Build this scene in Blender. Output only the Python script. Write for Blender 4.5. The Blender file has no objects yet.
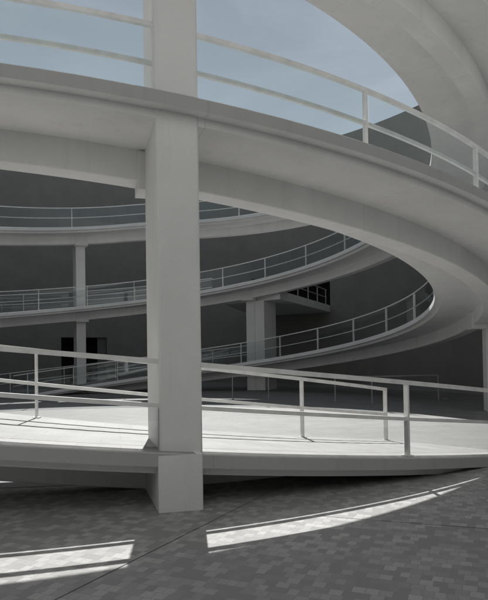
import bpy, bmesh, math, random
from mathutils import Vector, Matrix, Quaternion

random.seed(7)
S = bpy.context.scene
COL = S.collection
PI = math.pi

# ------------------------------------------------------------------ camera
RX, RY, CX, CY, PSI = 10.10891, 10.7796, 3.315213, -17.40185, -0.0169588
FPX, YH, C0, EYE = 577.601, 348.7675, 0.84084, 1.49521
ROLL, X0, PITCH, MIX = -0.0152147, -1.868375, 0.0174642, -0.1617346
H = 3.6                                     # rise of a ramp over half a turn

cam = bpy.data.cameras.new('camera')
cam_o = bpy.data.objects.new('camera', cam)
COL.objects.link(cam_o)
S.camera = cam_o
right = Vector((math.cos(PSI), math.sin(PSI), 0))
fwd0 = Vector((-math.sin(PSI), math.cos(PSI), 0))
fwd = fwd0 * math.cos(PITCH) + Vector((0, 0, 1)) * math.sin(PITCH)
up = right.cross(fwd)
r2 = right * math.cos(ROLL) + up * math.sin(ROLL)
u2 = -right * math.sin(ROLL) + up * math.cos(ROLL)
M = Matrix((r2, u2, -fwd)).transposed().to_4x4()
M.translation = Vector((CX, CY, EYE))
cam_o.matrix_world = M
cam.sensor_fit = 'VERTICAL'
cam.sensor_height = 36.0
cam.lens = FPX / 600 * 36
cam.shift_x = -X0 / 600
cam.shift_y = (YH - 300) / 600
cam.clip_start = 0.05
cam.clip_end = 2000

# ------------------------------------------------------------------ light
SUN_EL = math.radians(45.5)
SUN_DIR = Vector((-0.08, 1.0, 0)).normalized() * math.cos(SUN_EL) + Vector((0, 0, math.sin(SUN_EL)))
w = bpy.data.worlds.new('World')
S.world = w
w.use_nodes = True
nt = w.node_tree
for n in list(nt.nodes):
    nt.nodes.remove(n)
sky = nt.nodes.new('ShaderNodeTexSky')
sky.sky_type = 'NISHITA'
sky.sun_disc = False
sky.sun_elevation = SUN_EL
sky.sun_rotation = math.radians(-4.6)
sky.altitude = 2600
sky.air_density = 1.0
sky.dust_density = 0.25
sky.ozone_density = 1.0
hsv = nt.nodes.new('ShaderNodeHueSaturation')
hsv.inputs['Saturation'].default_value = 0.44
hsv.inputs['Hue'].default_value = 0.472
bg = nt.nodes.new('ShaderNodeBackground')
bg.inputs['Strength'].default_value = 0.052
wo = nt.nodes.new('ShaderNodeOutputWorld')
nt.links.new(sky.outputs[0], hsv.inputs['Color'])
# a thin veil of high cloud, thicker towards the horizon
stc = nt.nodes.new('ShaderNodeTexCoord')
smp = nt.nodes.new('ShaderNodeMapping')
smp.inputs['Scale'].default_value = (1.6, 1.6, 4.5)
nt.links.new(stc.outputs['Generated'], smp.inputs['Vector'])
sno = nt.nodes.new('ShaderNodeTexNoise')
sno.inputs['Scale'].default_value = 1.7
sno.inputs['Detail'].default_value = 7
sno.inputs['Roughness'].default_value = 0.6
sno.inputs['Distortion'].default_value = 0.6
nt.links.new(smp.outputs[0], sno.inputs['Vector'])
smr = nt.nodes.new('ShaderNodeMapRange')
smr.inputs[1].default_value = 0.38
smr.inputs[2].default_value = 0.75
smr.inputs[3].default_value = 0.0
smr.inputs[4].default_value = 0.32
nt.links.new(sno.outputs[0], smr.inputs[0])
smx = nt.nodes.new('ShaderNodeMix')
smx.data_type = 'RGBA'
nt.links.new(smr.outputs[0], smx.inputs[0])
nt.links.new(hsv.outputs[0], smx.inputs[6])
smx.inputs[7].default_value = (7.2, 8.0, 8.6, 1)
nt.links.new(smx.outputs[2], bg.inputs['Color'])
nt.links.new(bg.outputs[0], wo.inputs['Surface'])

sun = bpy.data.lights.new('sun', 'SUN')
sun.energy = 3.85
sun.angle = math.radians(0.5)
sun.color = (1.0, 0.98, 0.95)
sun_o = bpy.data.objects.new('sun', sun)
COL.objects.link(sun_o)
sun_o.rotation_mode = 'QUATERNION'
sun_o.rotation_quaternion = (-SUN_DIR).to_track_quat('-Z', 'Y')

vs = S.view_settings
vs.view_transform = 'Standard'
vs.look = 'None'
vs.gamma = 1.0
vs.use_curve_mapping = False
vs.exposure = 0.72
S.render.engine = 'CYCLES'
S.cycles.max_bounces = 10
S.cycles.diffuse_bounces = 6
S.cycles.transparent_max_bounces = 24
S.cycles.transmission_bounces = 12
S.cycles.caustics_reflective = False
S.cycles.caustics_refractive = False

# ------------------------------------------------------------------ materials
def newmat(name):
    m = bpy.data.materials.new(name)
    m.use_nodes = True
    t = m.node_tree
    b = t.nodes['Principled BSDF']
    return m, t, b

def nd(t, kind, **kw):
    n = t.nodes.new(kind)
    for k, v in kw.items():
        if k in n.inputs:
            n.inputs[k].default_value = v
        else:
            setattr(n, k, v)
    return n

def mixcol(t, fac, a, b, mode='MIX'):
    n = t.nodes.new('ShaderNodeMix')
    n.data_type = 'RGBA'
    n.blend_type = mode
    for sock, v in ((n.inputs[0], fac), (n.inputs[6], a), (n.inputs[7], b)):
        if isinstance(v, bpy.types.NodeSocket):
            t.links.new(v, sock)
        elif isinstance(v, (int, float)):
            sock.default_value = v
        else:
            sock.default_value = (*v, 1)
    return n.outputs[2]

def ramp(t, src, p0, p1, v0=0.0, v1=1.0):
    n = t.nodes.new('ShaderNodeMapRange')
    t.links.new(src, n.inputs[0])
    n.inputs[1].default_value = p0
    n.inputs[2].default_value = p1
    n.inputs[3].default_value = v0
    n.inputs[4].default_value = v1
    return n.outputs[0]

def plaster(name, col, dark, rough=0.75, seams=True, streaks=0.25, bump=0.12):
    """painted concrete: mottling, faint rain streaks, board joints every few metres"""
    m, t, b = newmat(name)
    tc = nd(t, 'ShaderNodeTexCoord')
    n1 = nd(t, 'ShaderNodeTexNoise', Scale=0.9, Detail=6.0, Roughness=0.62)
    t.links.new(tc.outputs['Object'], n1.inputs['Vector'])
    c = mixcol(t, ramp(t, n1.outputs[0], 0.35, 0.72), col, dark)
    mp = nd(t, 'ShaderNodeMapping')
    mp.inputs['Scale'].default_value = (7, 7, 0.35)
    t.links.new(tc.outputs['Object'], mp.inputs['Vector'])
    n2 = nd(t, 'ShaderNodeTexNoise', Scale=1.0, Detail=5.0, Roughness=0.6)
    t.links.new(mp.outputs[0], n2.inputs['Vector'])
    c = mixcol(t, ramp(t, n2.outputs[0], 0.55, 0.8, 0, streaks), c, tuple(v * 0.55 for v in col))
    n3 = nd(t, 'ShaderNodeTexNoise', Scale=38.0, Detail=4.0, Roughness=0.6)
    t.links.new(tc.outputs['Object'], n3.inputs['Vector'])
    c = mixcol(t, ramp(t, n3.outputs[0], 0.3, 0.75, 0, 0.16), c, tuple(v * 0.7 for v in col))
    if seams:
        uv = nd(t, 'ShaderNodeUVMap')
        sp = nd(t, 'ShaderNodeSeparateXYZ')
        t.links.new(uv.outputs[0], sp.inputs[0])
        dv = nd(t, 'ShaderNodeMath', operation='PINGPONG')
        dv.inputs[1].default_value = 1.3
        t.links.new(sp.outputs[0], dv.inputs[0])
        c = mixcol(t, ramp(t, dv.outputs[0], 0.003, 0.010, 0.22, 0), c, tuple(v * 0.45 for v in col))
    t.links.new(c, b.inputs['Base Color'])
    b.inputs['Roughness'].default_value = rough
    bp = nd(t, 'ShaderNodeBump')
    bp.inputs['Strength'].default_value = bump
    bp.inputs['Distance'].default_value = 0.004
    t.links.new(n3.outputs[0], bp.inputs['Height'])
    t.links.new(bp.outputs[0], b.inputs['Normal'])
    return m

def paint(name, col, rough=0.4):
    m, t, b = newmat(name)
    tc = nd(t, 'ShaderNodeTexCoord')
    n1 = nd(t, 'ShaderNodeTexNoise', Scale=6.0, Detail=5.0)
    t.links.new(tc.outputs['Object'], n1.inputs['Vector'])
    c = mixcol(t, ramp(t, n1.outputs[0], 0.4, 0.75), col, tuple(v * 0.8 for v in col))
    t.links.new(c, b.inputs['Base Color'])
    b.inputs['Roughness'].default_value = rough
    return m

def deck_stone(name='deck_stone', k=1.0, size=0.4):
    m, t, b = newmat(name)
    tc = nd(t, 'ShaderNodeTexCoord')
    uv = nd(t, 'ShaderNodeUVMap')
    br = nd(t, 'ShaderNodeTexBrick', offset=0.5)
    br.inputs['Color1'].default_value = (0.375 * k, 0.373 * k, 0.366 * k, 1)
    br.inputs['Color2'].default_value = (0.315 * k, 0.313 * k, 0.306 * k, 1)
    br.inputs['Mortar'].default_value = (0.26 * k, 0.258 * k, 0.25 * k, 1)
    br.inputs['Scale'].default_value = 1.0
    br.inputs['Mortar Size'].default_value = 0.004
    br.inputs['Brick Width'].default_value = size
    br.inputs['Row Height'].default_value = size
    t.links.new(uv.outputs[0], br.inputs['Vector'])
    n1 = nd(t, 'ShaderNodeTexNoise', Scale=2.2, Detail=7.0, Roughness=0.65)
    t.links.new(tc.outputs['Object'], n1.inputs['Vector'])
    c = mixcol(t, ramp(t, n1.outputs[0], 0.38, 0.7, 0, 0.75), br.outputs[0], (0.23 * k, 0.228 * k, 0.22 * k))
    n3 = nd(t, 'ShaderNodeTexNoise', Scale=60.0, Detail=3.0)
    t.links.new(tc.outputs['Object'], n3.inputs['Vector'])
    c = mixcol(t, ramp(t, n3.outputs[0], 0.4, 0.8, 0, 0.35), c, (0.21 * k, 0.208 * k, 0.2 * k))
    t.links.new(c, b.inputs['Base Color'])
    b.inputs['Roughness'].default_value = 0.7
    return m

def pavers():
    m, t, b = newmat('stone_setts')
    tc = nd(t, 'ShaderNodeTexCoord')
    mp = nd(t, 'ShaderNodeMapping')
    mp.inputs['Rotation'].default_value = (0, 0, math.radians(24))
    t.links.new(tc.outputs['Object'], mp.inputs['Vector'])
    wob = nd(t, 'ShaderNodeTexNoise', Scale=1.3, Detail=2.0)
    t.links.new(mp.outputs[0], wob.inputs['Vector'])
    vm = nd(t, 'ShaderNodeVectorMath', operation='MULTIPLY_ADD')
    vm.inputs[1].default_value = (0.03, 0.03, 0)
    t.links.new(wob.outputs['Color'], vm.inputs[0])
    t.links.new(mp.outputs[0], vm.inputs[2])
    def brick(c1, c2, mo, bias):
        br = nd(t, 'ShaderNodeTexBrick', offset=0.5, squash=0.8, squash_frequency=3)
        br.inputs['Color1'].default_value = (*c1, 1)
        br.inputs['Color2'].default_value = (*c2, 1)
        br.inputs['Mortar'].default_value = (*mo, 1)
        br.inputs['Scale'].default_value = 1.0
        br.inputs['Mortar Size'].default_value = 0.0025
        br.inputs['Mortar Smooth'].default_value = 0.3
        br.inputs['Bias'].default_value = bias
        br.inputs['Brick Width'].default_value = 0.088
        br.inputs['Row Height'].default_value = 0.092
        t.links.new(vm.outputs[0], br.inputs['Vector'])
        return br
    br = brick((0.245, 0.243, 0.238), (0.47, 0.466, 0.455), (0.235, 0.232, 0.227), -0.25)
    n1 = nd(t, 'ShaderNodeTexNoise', Scale=0.8, Detail=6.0, Roughness=0.6)
    t.links.new(tc.outputs['Object'], n1.inputs['Vector'])
    c = mixcol(t, ramp(t, n1.outputs[0], 0.4, 0.75, 0, 0.4), br.outputs[0], (0.21, 0.207, 0.2))
    n3 = nd(t, 'ShaderNodeTexNoise', Scale=70.0, Detail=4.0)
    t.links.new(tc.outputs['Object'], n3.inputs['Vector'])
    c = mixcol(t, ramp(t, n3.outputs[0], 0.35, 0.8, 0, 0.35), c, (0.18, 0.178, 0.172))
    t.links.new(c, b.inputs['Base Color'])
    b.inputs['Roughness'].default_value = 0.72
    bp = nd(t, 'ShaderNodeBump')
    bp.inputs['Strength'].default_value = 0.35
    bp.inputs['Distance'].default_value = 0.003
    mf = nd(t, 'ShaderNodeMath', operation='SUBTRACT')
    mf.inputs[0].default_value = 1.0
    t.links.new(br.outputs['Fac'], mf.inputs[1])
    ad = nd(t, 'ShaderNodeMath', operation='ADD')
    t.links.new(mf.outputs[0], ad.inputs[0])
    t.links.new(n3.outputs[0], ad.inputs[1])
    t.links.new(ad.outputs[0], bp.inputs['Height'])
    t.links.new(bp.outputs[0], b.inputs['Normal'])
    return m

def thin_glass():
    """clear railing pane: mostly see-through with a mirror film, lets sunlight pass"""
    m = bpy.data.materials.new('clear_pane')
    m.use_nodes = True
    t = m.node_tree
    for n in list(t.nodes):
        t.nodes.remove(n)
    o = nd(t, 'ShaderNodeOutputMaterial')
    tr = nd(t, 'ShaderNodeBsdfTransparent')
    tr.inputs[0].default_value = (0.93, 0.95, 0.95, 1)
    gl = nd(t, 'ShaderNodeBsdfGlossy')
    gl.inputs['Roughness'].default_value = 0.03
    gl.inputs['Color'].default_value = (0.9, 0.95, 0.97, 1)
    fr = nd(t, 'ShaderNodeLayerWeight')
    fr.inputs['Blend'].default_value = 0.5
    pw = nd(t, 'ShaderNodeMath', operation='POWER')
    pw.inputs[1].default_value = 4.0
    t.links.new(fr.outputs['Facing'], pw.inputs[0])
    mx = nd(t, 'ShaderNodeMixShader')
    t.links.new(ramp(t, pw.outputs[0], 0, 1, 0.03, 0.5), mx.inputs[0])
    t.links.new(tr.outputs[0], mx.inputs[1])
    t.links.new(gl.outputs[0], mx.inputs[2])
    t.links.new(mx.outputs[0], o.inputs['Surface'])
    return m

def solid_glass():
    m, t, b = newmat('laminated_glass')
    b.inputs['Base Color'].default_value = (0.97, 0.985, 0.985, 1)
    b.inputs['Transmission Weight'].default_value = 1.0
    b.inputs['Roughness'].default_value = 0.0
    b.inputs['IOR'].default_value = 1.45
    return m

WHITE = plaster('white_concrete', (0.87, 0.87, 0.865), (0.76, 0.76, 0.755))
COLM = plaster('white_column_render', (0.80, 0.80, 0.79), (0.71, 0.71, 0.70), seams=False)
WALLM = plaster('shade_toned_render', (0.245, 0.238, 0.222), (0.205, 0.199, 0.186), rough=0.85, seams=True, streaks=0.16)  # white wall: its shade is put into this dark base colour
LOWWALL = plaster('light_damping_render', (0.09, 0.09, 0.088), (0.07, 0.07, 0.069), rough=0.6, seams=False)  # invented dark tone that cuts bounce light near the ground
FACADE = plaster('pale_facade_render', (0.48, 0.48, 0.47), (0.45, 0.45, 0.44), rough=0.85, seams=False, streaks=0.1)
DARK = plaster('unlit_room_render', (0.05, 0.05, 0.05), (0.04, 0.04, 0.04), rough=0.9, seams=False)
DOORM = paint('grey_door_paint', (0.13, 0.13, 0.13), 0.5)
GREYRAIL = paint('grey_rail_paint', (0.36, 0.36, 0.35), 0.5)
RAILM = paint('white_rail_paint', (0.84, 0.84, 0.825), 0.42)
DECK = deck_stone()
SLABS = deck_stone('courtyard_slab_stone', 0.66, 0.6)
EDGE = plaster('grey_edge_paint', (0.45, 0.45, 0.445), (0.40, 0.40, 0.395))
PAVE = pavers()
JOINT = paint('joint_filler', (0.07, 0.07, 0.07), 0.9)
PANE = thin_glass()
LAMI = solid_glass()

# ------------------------------------------------------------------ helpers
class MB:
    def __init__(self):
        self.v, self.f, self.mi, self.uv = [], [], [], []
    def face(self, idx, mi=0, uv=None):
        self.f.append(idx)
        self.mi.append(mi)
        self.uv.append(uv or [(self.v[i][0], self.v[i][1]) for i in idx])
    def build(self, name, mats, parent=None, smooth=False, origin=None):
        me = bpy.data.meshes.new(name)
        off = Vector(origin) if origin is not None else Vector((0, 0, 0))
        me.from_pydata([tuple(Vector(p) - off) for p in self.v], [], self.f)
        uvl = me.uv_layers.new(name='UVMap')
        k = 0
        for fi, f in enumerate(self.f):
            for c in range(len(f)):
                uvl.data[k].uv = self.uv[fi][c]
                k += 1
        for m in (mats if isinstance(mats, (list, tuple)) else [mats]):
            me.materials.append(m)
        me.polygons.foreach_set('material_index', self.mi)
        bm = bmesh.new()
        bm.from_mesh(me)
        bmesh.ops.recalc_face_normals(bm, faces=bm.faces)
        bm.to_mesh(me)
        bm.free()
        if smooth:
            me.shade_smooth()
            me.set_sharp_from_angle(angle=math.radians(25))
        me.update()
        o = bpy.data.objects.new(name, me)
        COL.objects.link(o)
        if parent is not None:
            o.parent = parent
            o.location = off - parent.location
        else:
            o.location = off
        return o

def thing(name, label, cat, loc=(0, 0, 0), group=None):
    o = bpy.data.objects.new(name, None)
    COL.objects.link(o)
    o.location = loc
    o.empty_display_size = 0.3
    o['label'] = label
    o['category'] = cat
    if group:
        o['group'] = group
    return o

# arc length table of the ramp's centre line, th in [-10, 4]
N_ARC = 7001
ARC = [0.0]
for i in range(1, N_ARC):
    a0 = -10 + 14 * (i - 1) / (N_ARC - 1)
    a1 = -10 + 14 * i / (N_ARC - 1)
    ARC.append(ARC[-1] + math.hypot(RX * (math.cos(a1) - math.cos(a0)), RY * (math.sin(a1) - math.sin(a0))))
def arc(th):
    k = (th + 10) / 14 * (N_ARC - 1)
    i = max(0, min(N_ARC - 2, int(k)))
    return ARC[i] + (ARC[i + 1] - ARC[i]) * (k - i)
S0 = arc(-PI / 2)
HALF = arc(PI / 2) - S0

def z_first(th):                             # ramp that starts on the paving at right
    return C0 - H * ((1 - MIX) * (arc(th) - S0) / HALF + MIX * (th + PI / 2) / PI)
FLAT = -2 * PI + 1.75
def z_second(th):                            # ramp half a turn away, flattening at its top
    if th < FLAT:
        d = min(FLAT - th, 0.25)             # eases out to level
        return z_first(FLAT) + H + 1.13 * (d - d * d / 0.5) 
    return z_first(th) + H

def base(th, u):
    nx, ny = math.cos(th) / RX, math.sin(th) / RY
    m = math.hypot(nx, ny)
    nx, ny = nx / m, ny / m
    return Vector((RX * math.cos(th) + u * nx, RY * math.sin(th) + u * ny, 0)), Vector((nx, ny, 0))

def sweep(mb, zf, t0, t1, sec, step=0.03, matfn=None):
    """sweep a closed section [(u, dz)] along the ramp's line between two angles"""
    n = max(1, int(math.ceil(abs(t1 - t0) / step)))
    per = [0.0]
    sc0 = sec(t0) if callable(sec) else sec
    m = len(sc0)
    for j in range(m):
        a, b = sc0[j], sc0[(j + 1) % m]
        per.append(per[-1] + math.hypot(a[0] - b[0], a[1] - b[1]))
    b0 = len(mb.v)
    ss = []
    for i in range(n + 1):
        th = t0 + (t1 - t0) * i / n
        z = zf(th)
        ss.append(arc(th))
        for (u, dz) in (sec(th) if callable(sec) else sec):
            p, _ = base(th, u)
            mb.v.append((p.x, p.y, z + dz))
    for i in range(n):
        for j in range(m):
            k = (j + 1) % m
            idx = [b0 + i * m + j, b0 + i * m + k, b0 + (i + 1) * m + k, b0 + (i + 1) * m + j]
            mi = matfn(j) if matfn else 0
            mb.face(idx, mi, [(ss[i], per[j]), (ss[i], per[j + 1]), (ss[i + 1], per[j + 1]), (ss[i + 1], per[j])])
    mb.face([b0 + j for j in range(m)])
    mb.face([b0 + n * m + j for j in range(m)])

def rect(u, dz, w_, h_):
    return [(u - w_ / 2, dz - h_ / 2), (u + w_ / 2, dz - h_ / 2), (u + w_ / 2, dz + h_ / 2), (u - w_ / 2, dz + h_ / 2)]

def obox(mb, th, u0, u1, hw, z0, z1, bev=0.0, hw_bottom=None):
    """upright box set square to the ramp's line: u0..u1 across, +-hw along"""
    c, n = base(th, 0)
    t = Vector((-n.y, n.x, 0))
    b0 = len(mb.v)
    e = bev
    ring = [(u0 + e, -hw), (u1 - e, -hw), (u1, -hw + e), (u1, hw - e), (u1 - e, hw), (u0 + e, hw), (u0, hw - e), (u0, -hw + e)] if e > 0 else \
           [(u0, -hw), (u1, -hw), (u1, hw), (u0, hw)]
    k = len(ring)
    for z in (z0, z1):
        for (u, s) in ring:
            p = c + n * u + t * s
            mb.v.append((p.x, p.y, z))
    for j in range(k):
        a = (j + 1) % k
        mb.face([b0 + j, b0 + a, b0 + k + a, b0 + k + j])
    mb.face([b0 + j for j in range(k)])
    mb.face([b0 + k + j for j in range(k)])

def box(mb, p0, p1):
    b0 = len(mb.v)
    for z in (p0[2], p1[2]):
        for (x, y) in ((p0[0], p0[1]), (p1[0], p0[1]), (p1[0], p1[1]), (p0[0], p1[1])):
            mb.v.append((x, y, z))
    for j in range(4):
        a = (j + 1) % 4
        mb.face([b0 + j, b0 + a, b0 + 4 + a, b0 + 4 + j])
    mb.face([b0, b0 + 1, b0 + 2, b0 + 3])
    mb.face([b0 + 4, b0 + 5, b0 + 6, b0 + 7])

def bar(mb, a, b, w_, h_):
    """straight bar of rectangular section between two points"""
    a, b = Vector(a), Vector(b)
    d = (b - a).normalized()
    ref = Vector((0, 0, 1)) if abs(d.z) < 0.9 else Vector((1, 0, 0))
    s = d.cross(ref).normalized()
    q = s.cross(d).normalized()
    b0 = len(mb.v)
    for p in (a, b):
        for (i, j) in ((-1, -1), (1, -1), (1, 1), (-1, 1)):
            r = p + s * (w_ / 2 * i) + q * (h_ / 2 * j)
            mb.v.append(tuple(r))
    for j in range(4):
        k = (j + 1) % 4
        mb.face([b0 + j, b0 + k, b0 + 4 + k, b0 + 4 + j])
    mb.face([b0, b0 + 1, b0 + 2, b0 + 3])
    mb.face([b0 + 4, b0 + 5, b0 + 6, b0 + 7])

# ------------------------------------------------------------------ ground
gm = MB()
G = 90
n = 12
for i in range(n + 1):
    for j in range(n + 1):
        gm.v.append((-G + 2 * G * i / n, -G + 2 * G * j / n, 0))
for i in range(n):
    for j in range(n):
        a = i * (n + 1) + j
        gm.face([a, a + n + 1, a + n + 2, a + 1])
g = gm.build('paving', PAVE)
g['kind'] = 'structure'
cf = MB()                                    # smooth pale slabs inside and beyond the ring of ramps
for i in range(120):
    th = 2 * PI * i / 120 - PI
    k = max(0.0, min(1.0, (th + 0.92) / 0.2)) * max(0.0, min(1.0, (3.0 - th) / 0.2))
    p, _ = base(th, -0.3 + 3.6 * k)
    cf.v.append((p.x, p.y, 0.005))
cf.face(list(range(120)))
c_ = cf.build('courtyard_floor', SLABS)
c_['kind'] = 'structure'
jm = MB()
def strip(a, b, w_):
    a, b = Vector((*a, 0)), Vector((*b, 0))
    d = (b - a).normalized()
    s = Vector((-d.y, d.x, 0)) * w_ / 2
    b0 = len(jm.v)
    for p in (a - s, b - s, b + s, a + s):
        jm.v.append((p.x, p.y, 0.003))
    jm.face([b0, b0 + 1, b0 + 2, b0 + 3])
strip((1.0, -15.9), (3.72, -10.9), 0.007)
strip((4.15, -11.95), (9.6, -13.95), 0.007)
j_ = jm.build('paving_joint', JOINT)
j_['kind'] = 'structure'

# ------------------------------------------------------------------ courtyard wall
WX, WY = 16.8, 20.6
def wall_pt(deg, off=0.0):
    t = math.radians(deg)
    nx, ny = math.cos(t) / WX, math.sin(t) / WY
    m = math.hypot(nx, ny)
    return (WX * math.cos(t) + off * nx / m, WY * math.sin(t) + off * ny / m)

def wall_arc(mb, d0, d1, zs, openings, thick=0.5, step=2.0):
    """curved wall with real openings: openings = [(deg0, deg1, z0, z1)]"""
    ds = set()
    k = d0
    while k < d1:
        ds.add(round(k, 4))
        k += step
    ds.add(d1)
    for o in openings:
        ds.update((o[0], o[1]))
    ds = sorted(ds)
    zz = sorted(set(zs) | {o[2] for o in openings} | {o[3] for o in openings})
    def solid(i, j):
        if i < 0 or j < 0 or i >= len(ds) - 1 or j >= len(zz) - 1:
            return False
        cd, cz = (ds[i] + ds[i + 1]) / 2, (zz[j] + zz[j + 1]) / 2
        return not any(o[0] < cd < o[1] and o[2] < cz < o[3] for o in openings)
    vid = {}
    def v(i, j, side):
        key = (i, j, side)
        if key not in vid:
            x, y = wall_pt(ds[i], thick * side)
            vid[key] = len(mb.v)
            mb.v.append((x, y, zz[j]))
        return vid[key]
    for i in range(len(ds) - 1):
        for j in range(len(zz) - 1):
            if not solid(i, j):
                continue
            for s in (0, 1):
                a_, b_ = ds[i] * 0.326, ds[i + 1] * 0.326
                mb.face([v(i, j, s), v(i + 1, j, s), v(i + 1, j + 1, s), v(i, j + 1, s)], 0,
                        [(a_, zz[j]), (b_, zz[j]), (b_, zz[j + 1]), (a_, zz[j + 1])])
            if not solid(i - 1, j):
                mb.face([v(i, j, 0), v(i, j, 1), v(i, j + 1, 1), v(i, j + 1, 0)])
            if not solid(i + 1, j):
                mb.face([v(i + 1, j, 0), v(i + 1, j, 1), v(i + 1, j + 1, 1), v(i + 1, j + 1, 0)])
            if not solid(i, j - 1):
                mb.face([v(i, j, 0), v(i, j, 1), v(i + 1, j, 1), v(i + 1, j, 0)])
            if not solid(i, j + 1):
                mb.face([v(i, j + 1, 0), v(i, j + 1, 1), v(i + 1, j + 1, 1), v(i + 1, j + 1, 0)])

WTOP = 14.7
DOOR = (106.3, 115.7, -0.05, 3.0)
LAND = (56.6, 74.0, 4.34, 6.65)
cw = thing('courtyard_wall', 'tall shade-darkened curved wall closing the far side of the courtyard behind all ramps', 'wall')
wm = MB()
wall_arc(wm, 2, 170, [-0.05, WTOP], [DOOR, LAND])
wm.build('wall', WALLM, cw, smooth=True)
wm = MB()
wall_arc(wm, 170.003, 361.997, [4.6, WTOP], [])
wm.build('pale_wall', FACADE, cw, smooth=True)  # unseen near side, guessed pale so that it bounces light into the view
wm = MB()
wall_arc(wm, 170.003, 361.997, [-0.05, 4.597], [])
wm.build('light_damping_band', LOWWALL, cw, smooth=True)  # unseen dark band, added to keep low surfaces darker
def room(d0, d1, z0, z1, depth):
    mb = MB()
    a, b = wall_pt(d0 - 0.6, 0.52), wall_pt(d1 + 0.6, 0.52)
    c, d = wall_pt(d1 + 0.6, depth), wall_pt(d0 - 0.6, depth)
    for z in (z0, z1):
        for p in (a, b, c, d):
            mb.v.append((p[0], p[1], z))
    mb.face([1, 2, 6, 5]); mb.face([2, 3, 7, 6]); mb.face([3, 0, 4, 7])
    mb.face([0, 1, 2, 3]); mb.face([4, 5, 6, 7])
    return mb
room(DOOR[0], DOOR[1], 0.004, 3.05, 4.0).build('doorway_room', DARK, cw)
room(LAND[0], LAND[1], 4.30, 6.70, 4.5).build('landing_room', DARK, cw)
dm = MB()
a0, a1 = wall_pt(106.25, 0.3), wall_pt(108.2, 0.3)
bar(dm, (a0[0], a0[1], 1.5), (a1[0], a1[1], 1.5), 0.06, 2.96)
dl = dm.build('door', DOORM, cw)

# ------------------------------------------------------------------ ramps
HW = 1.25
DECK_SEC = [(HW - 0.012, 0), (-HW + 0.012, 0), (-HW, -0.012), (-HW, -0.14), (-1.10, -0.14), (-1.10, -0.23),
            (1.10, -0.23), (1.10, -0.14), (HW, -0.14), (HW, -0.012)]
def top_deck_sec(th):                        # the top storey's deck is narrower on its outer side
    k = 0.30 * max(0.0, min(1.0, (-6.55 - th) / 0.3))
    return [(u - k if u > 0 else u, dz) for (u, dz) in DECK_SEC]
BEAM_SEC = [(0.13, -0.20), (0.13, -0.585), (0.120, -0.595), (-0.195, -0.595), (-0.205, -0.585), (-0.20, -0.20)]
A0, A1 = -0.78, -2 * PI - PI / 2 - 0.9
B0, B1 = 2.40, -2 * PI + 0.20
def make_ramp(label, zf, t0, t1):
    p, _ = base(t0, 0)
    r = thing('spiral_ramp', label, 'ramp', (p.x, p.y, 0), 'white spiral ramps of the courtyard')
    mb = MB()
    sweep(mb, zf, t0, t1, top_deck_sec if zf is z_first else DECK_SEC, matfn=lambda j: {0: 1, 8: 2, 9: 2}.get(j, 0))
    mb.build('deck', [WHITE, DECK, EDGE], r, smooth=True)
    mb = MB()
    sweep(mb, zf, t0, t1, BEAM_SEC)
    mb.build('beam', WHITE, r, smooth=True)
    if zf is z_second:                       # unseen slab added to shade a lit gap on the floor
        mb = MB()
        sweep(mb, lambda th: zf(t1), t1 - 0.15, t1 + 0.57, [(HW + 0.003, -0.02), (5.2, -0.02), (5.2, -0.25), (HW + 0.003, -0.25)])
        mb.build('shading_slab', WHITE, r, smooth=True)
    return r
make_ramp('white ramp with a sunlit deck that starts on the paving in front', z_first, A0, A1)
make_ramp('white ramp sweeping overhead across the middle, then round the right-hand bend to the far side', z_second, B0, B1)

# ------------------------------------------------------------------ columns
def column(th, label, top, levels, pedestal=None):
    p, _ = base(th, 0.6)
    c = thing('column', label, 'column', (p.x, p.y, 0), 'columns carrying the ramps')
    mb = MB()
    obox(mb, th, 0.135, 1.115, 0.219, pedestal - 0.18 if pedestal else 0.0, top, 0.018)
    mb.build('shaft', COLM, c)
    for z in levels:
        mb = MB()
        obox(mb, th, -0.235, 0.165, 0.30, z - 0.67, z - 0.225, 0.008)
        mb.build('capital', COLM, c)
    if pedestal:
        mb = MB()
        obox(mb, th - 0.003, 0.10, HW + 0.006, 0.222, -0.02, pedestal, 0.01)
        mb.build('pedestal', COLM, c)
    return c
T_NEAR, T_RIGHT, T_PIER, T_LEFT = -1.3215, -0.19, 1.15, 1.955
zA, zB = z_first, z_second
column(T_NEAR, 'thick white column standing in the foreground through the near ramps', zA(T_NEAR - 2 * PI) - 0.2,
       [zB(T_NEAR), zA(T_NEAR - 2 * PI)], zA(T_NEAR) - 0.012)
column(T_RIGHT, 'white column cut by the right edge of the picture under the turning ramp', zB(T_RIGHT) - 0.2, [zB(T_RIGHT)])
column(T_PIER, 'far grey column in front of a broad pier under the bridge', zA(T_PIER - 2 * PI) - 0.2, [zA(T_PIER - 2 * PI)])
column(T_LEFT, 'slender far column standing in front of the dark doorway', zB(T_LEFT - 2 * PI) - 0.2,
       [zA(T_LEFT - 2 * PI), zB(T_LEFT - 2 * PI)])

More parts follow.
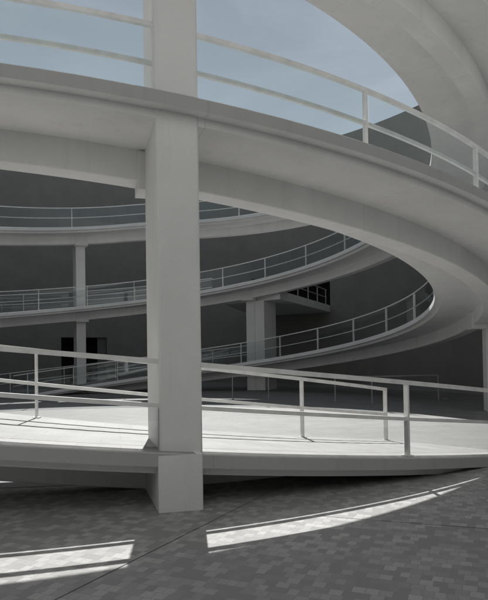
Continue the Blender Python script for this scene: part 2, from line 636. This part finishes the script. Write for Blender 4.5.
# ------------------------------------------------------------------ railings
RW = 0.045
def railing(label, zf, t0, t1, u, posts, glass='full', hs=1.0, plates=False, slim=1.0):
    p, _ = base(posts[0] if posts else (t0 + t1) / 2, u)
    zz = zf(posts[0] if posts else (t0 + t1) / 2)
    r = thing('railing', label, 'railing', (p.x, p.y, zz), 'white metal railings of the ramps')
    mb = MB()
    sweep(mb, zf, t0, t1, rect(u, 0.895 * hs, RW * slim, 0.052 * slim), step=0.02)
    mb.build('top_rail', RAILM, r, smooth=True)
    mb = MB()
    sweep(mb, zf, t0, t1, rect(u, 0.45 * hs, RW * 0.9 * slim, 0.045 * slim), step=0.02)
    mb.build('mid_rail', RAILM, r, smooth=True)
    for th in posts:
        mb = MB()
        obox(mb, th, u - 0.034, u + 0.034, 0.013, zf(th) - 0.01, zf(th) + 0.895 * hs - 0.027)
        po = mb.build('post', RAILM, r)
        if plates:
            mb = MB()
            obox(mb, th, u - 0.06, u + 0.06, 0.045, zf(th) - 0.012, zf(th) + 0.012, 0.004)
            for du in (-0.046, 0.046):
                obox(mb, th, u + du - 0.008, u + du + 0.008, 0.008, zf(th) + 0.012, zf(th) + 0.022, 0.002)
            mb.build('base_plate', RAILM, po).location = (0, 0, 0)
    ends = sorted(set(list(posts) + [t0, t1]))
    for a, b in zip(ends[:-1], ends[1:]):
        if b - a < 0.03:
            continue
        g = 0.0028 if glass == 'full' else 0.0004
        mb = MB()
        if glass == 'full':
            uu = u - 0.030 if u < 0 else u + 0.030
            sec = [(uu - 0.004, 0.05), (uu + 0.004, 0.05), (uu + 0.004, 0.865 * hs), (uu - 0.004, 0.865 * hs)]
            mb2, mat = mb, PANE
        elif glass == 'low':
            sec = [(u - 0.052, 0.03), (u - 0.036, 0.03), (u - 0.036, 0.412), (u - 0.052, 0.412)]
            mb2, mat = mb, LAMI
        else:
            continue
        sweep(mb2, zf, a + g * 1.2, b - g * 1.2, sec, step=0.02)
        mb2.build('glass_pane', mat, r, smooth=True)
    return r

def spaced(t0, t1, ref, d=0.215):
    lo, hi = min(t0, t1), max(t0, t1)
    k = math.ceil((lo + 0.02 - ref) / d)
    out = []
    while ref + k * d < hi - 0.02:
        out.append(ref + k * d)
        k += 1
    return out
UO, UI = 1.075, -1.075
cw_ = 0.215 / 11.8
# lower ramp, outer edge
railing('near white railing on the sunlit low ramp edge, right of the thick column', zA, -0.80, T_NEAR + cw_, UO, [-0.855, -1.066], 'low', plates=True)
railing('near white railing on the sunlit low ramp edge, left of the thick column', zA, T_NEAR - cw_, -3.3, UO,
        spaced(T_NEAR - 0.1, -3.3, -1.552), 'low', plates=True)
# lower ramp, inner edge (near part, then the part on the far side)
pin = spaced(-0.85, -3.3, -1.062)
railing('white inner railing of the low ramp ending in a square bent frame at right', zA, -0.838, -3.3, UI, [-0.842] + pin, None, plates=True)
railing('middle far railing rising to the right across the courtyard, white with glass', zA, -3.3, -2 * PI + 0.03, UI,
        spaced(-3.3, -2 * PI + 0.03, 0.769 - 2 * PI, 0.235), 'full', slim=0.72)
railing('back railing along the outer edge of the middle far ramp', zA, -3.4, T_LEFT - 2 * PI + cw_, UO,
        spaced(-3.4, T_LEFT - 2 * PI + 0.1, 0.769 - 2 * PI, 0.235), 'full', slim=0.72)
railing('back railing of the middle far ramp between slender column and bridge', zA, T_LEFT - 2 * PI - cw_, 1.36 - 2 * PI, UO,
        spaced(T_LEFT - 2 * PI - 0.1, 1.36 - 2 * PI, 0.769 - 2 * PI, 0.235), 'full', slim=0.72)
# upper ramp, over our heads
railing('white railing against the sky on the overhead ramp, right of the thick column', zB, -0.30, T_NEAR + cw_, 0.92,
        spaced(-0.30, T_NEAR + 0.1, -1.105, 0.205), 'full', hs=0.92)
railing('white railing against the sky on the overhead ramp, left of the thick column', zB, T_NEAR - cw_, -2.6, 0.92,
        spaced(T_NEAR - 0.25, -2.6, -1.105, 0.205), 'full', hs=0.92)
railing('lowest far railing climbing to the right and round the bend, white with glass', zB, 2.30, -0.6, UI,
        spaced(2.30, -0.6, 0.708, 0.218), 'full', slim=0.72)
railing('back railing on the outer edge of the lowest far ramp', zB, 2.30, T_PIER + cw_, UO, spaced(2.30, T_PIER, 0.708, 0.218), 'full', slim=0.72)
railing('highest far railing, bluish glass with a pale rail, above the slender column', zB, -3.6, -2 * PI + 0.62, UI,
        spaced(-3.6, -2 * PI + 0.62, 0.708 - 2 * PI, 0.436), 'full', slim=0.72)

# ------------------------------------------------------------------ bridge from the middle ramp into the wall
br = thing('bridge', 'grey slab bridge leading from the middle far ramp into a dark opening in the wall', 'bridge', (6.0, 12.5, 4.2))
P0, P1 = Vector((5.55, 9.2, 0)), Vector((9.6, 18.0, 0))
Q0, Q1 = Vector((2.9, 11.4, 0)), Vector((5.0, 20.4, 0))
mb = MB()
for z in (4.23, 4.63):
    for q in (P0, P1, Q1, Q0):
        mb.v.append((q.x, q.y, z))
for j in range(4):
    k = (j + 1) % 4
    mb.face([j, k, 4 + k, 4 + j])
mb.face([0, 1, 2, 3]); mb.face([4, 5, 6, 7])
mb.build('slab', WHITE, br)
d = (P1 - P0).normalized()
sx = Vector((-d.y, d.x, 0)) * 0.08
def onb(f, z):
    q = P0 + (P1 - P0) * f + sx
    return (q.x, q.y, z)
rl = MB()
bar(rl, onb(0.12, 5.52), onb(0.86, 5.52), 0.04, 0.05)
rail_o = rl.build('railing', GREYRAIL, br)
rl = MB()
bar(rl, onb(0.12, 5.08), onb(0.86, 5.08), 0.035, 0.04)
rl.build('mid_rail', GREYRAIL, rail_o).location = (0, 0, 0)
for f in (0.12, 0.30, 0.48, 0.66, 0.84):
    rl = MB()
    bar(rl, onb(f, 4.62), onb(f, 5.50), 0.05, 0.05)
    rl.build('post', GREYRAIL, rail_o).location = (0, 0, 0)
pm = MB()
obox(pm, 1.125, 0.22, 1.65, 0.42, 0.0, 4.235, 0.01)
pier = pm.build('bridge_pier', COLM, None)
pier['label'] = 'broad grey pier holding up the bridge behind the far column'
pier['category'] = 'pier'

# ------------------------------------------------------------------ low guard rail in the shaded courtyard
gp = [(3.3, 3.9), (4.6, 3.5), (5.7, 2.9), (6.75, 2.0), (7.75, 1.0), (10.1, 1.6)]
gr = thing('guard_rail', 'thin grey guard rail standing on the shaded paving beyond the low ramp', 'railing', (*gp[0], 0))
for i, q in enumerate(gp):
    mb = MB()
    bar(mb, (*q, 0), (*q, 0.845), 0.035, 0.035)
    mb.build('post', GREYRAIL, gr)
mb = MB()
for a, b in zip(gp[:-1], gp[1:]):
    bar(mb, (*a, 0.865), (*b, 0.865), 0.045, 0.04)
mb.build('top_rail', GREYRAIL, gr)
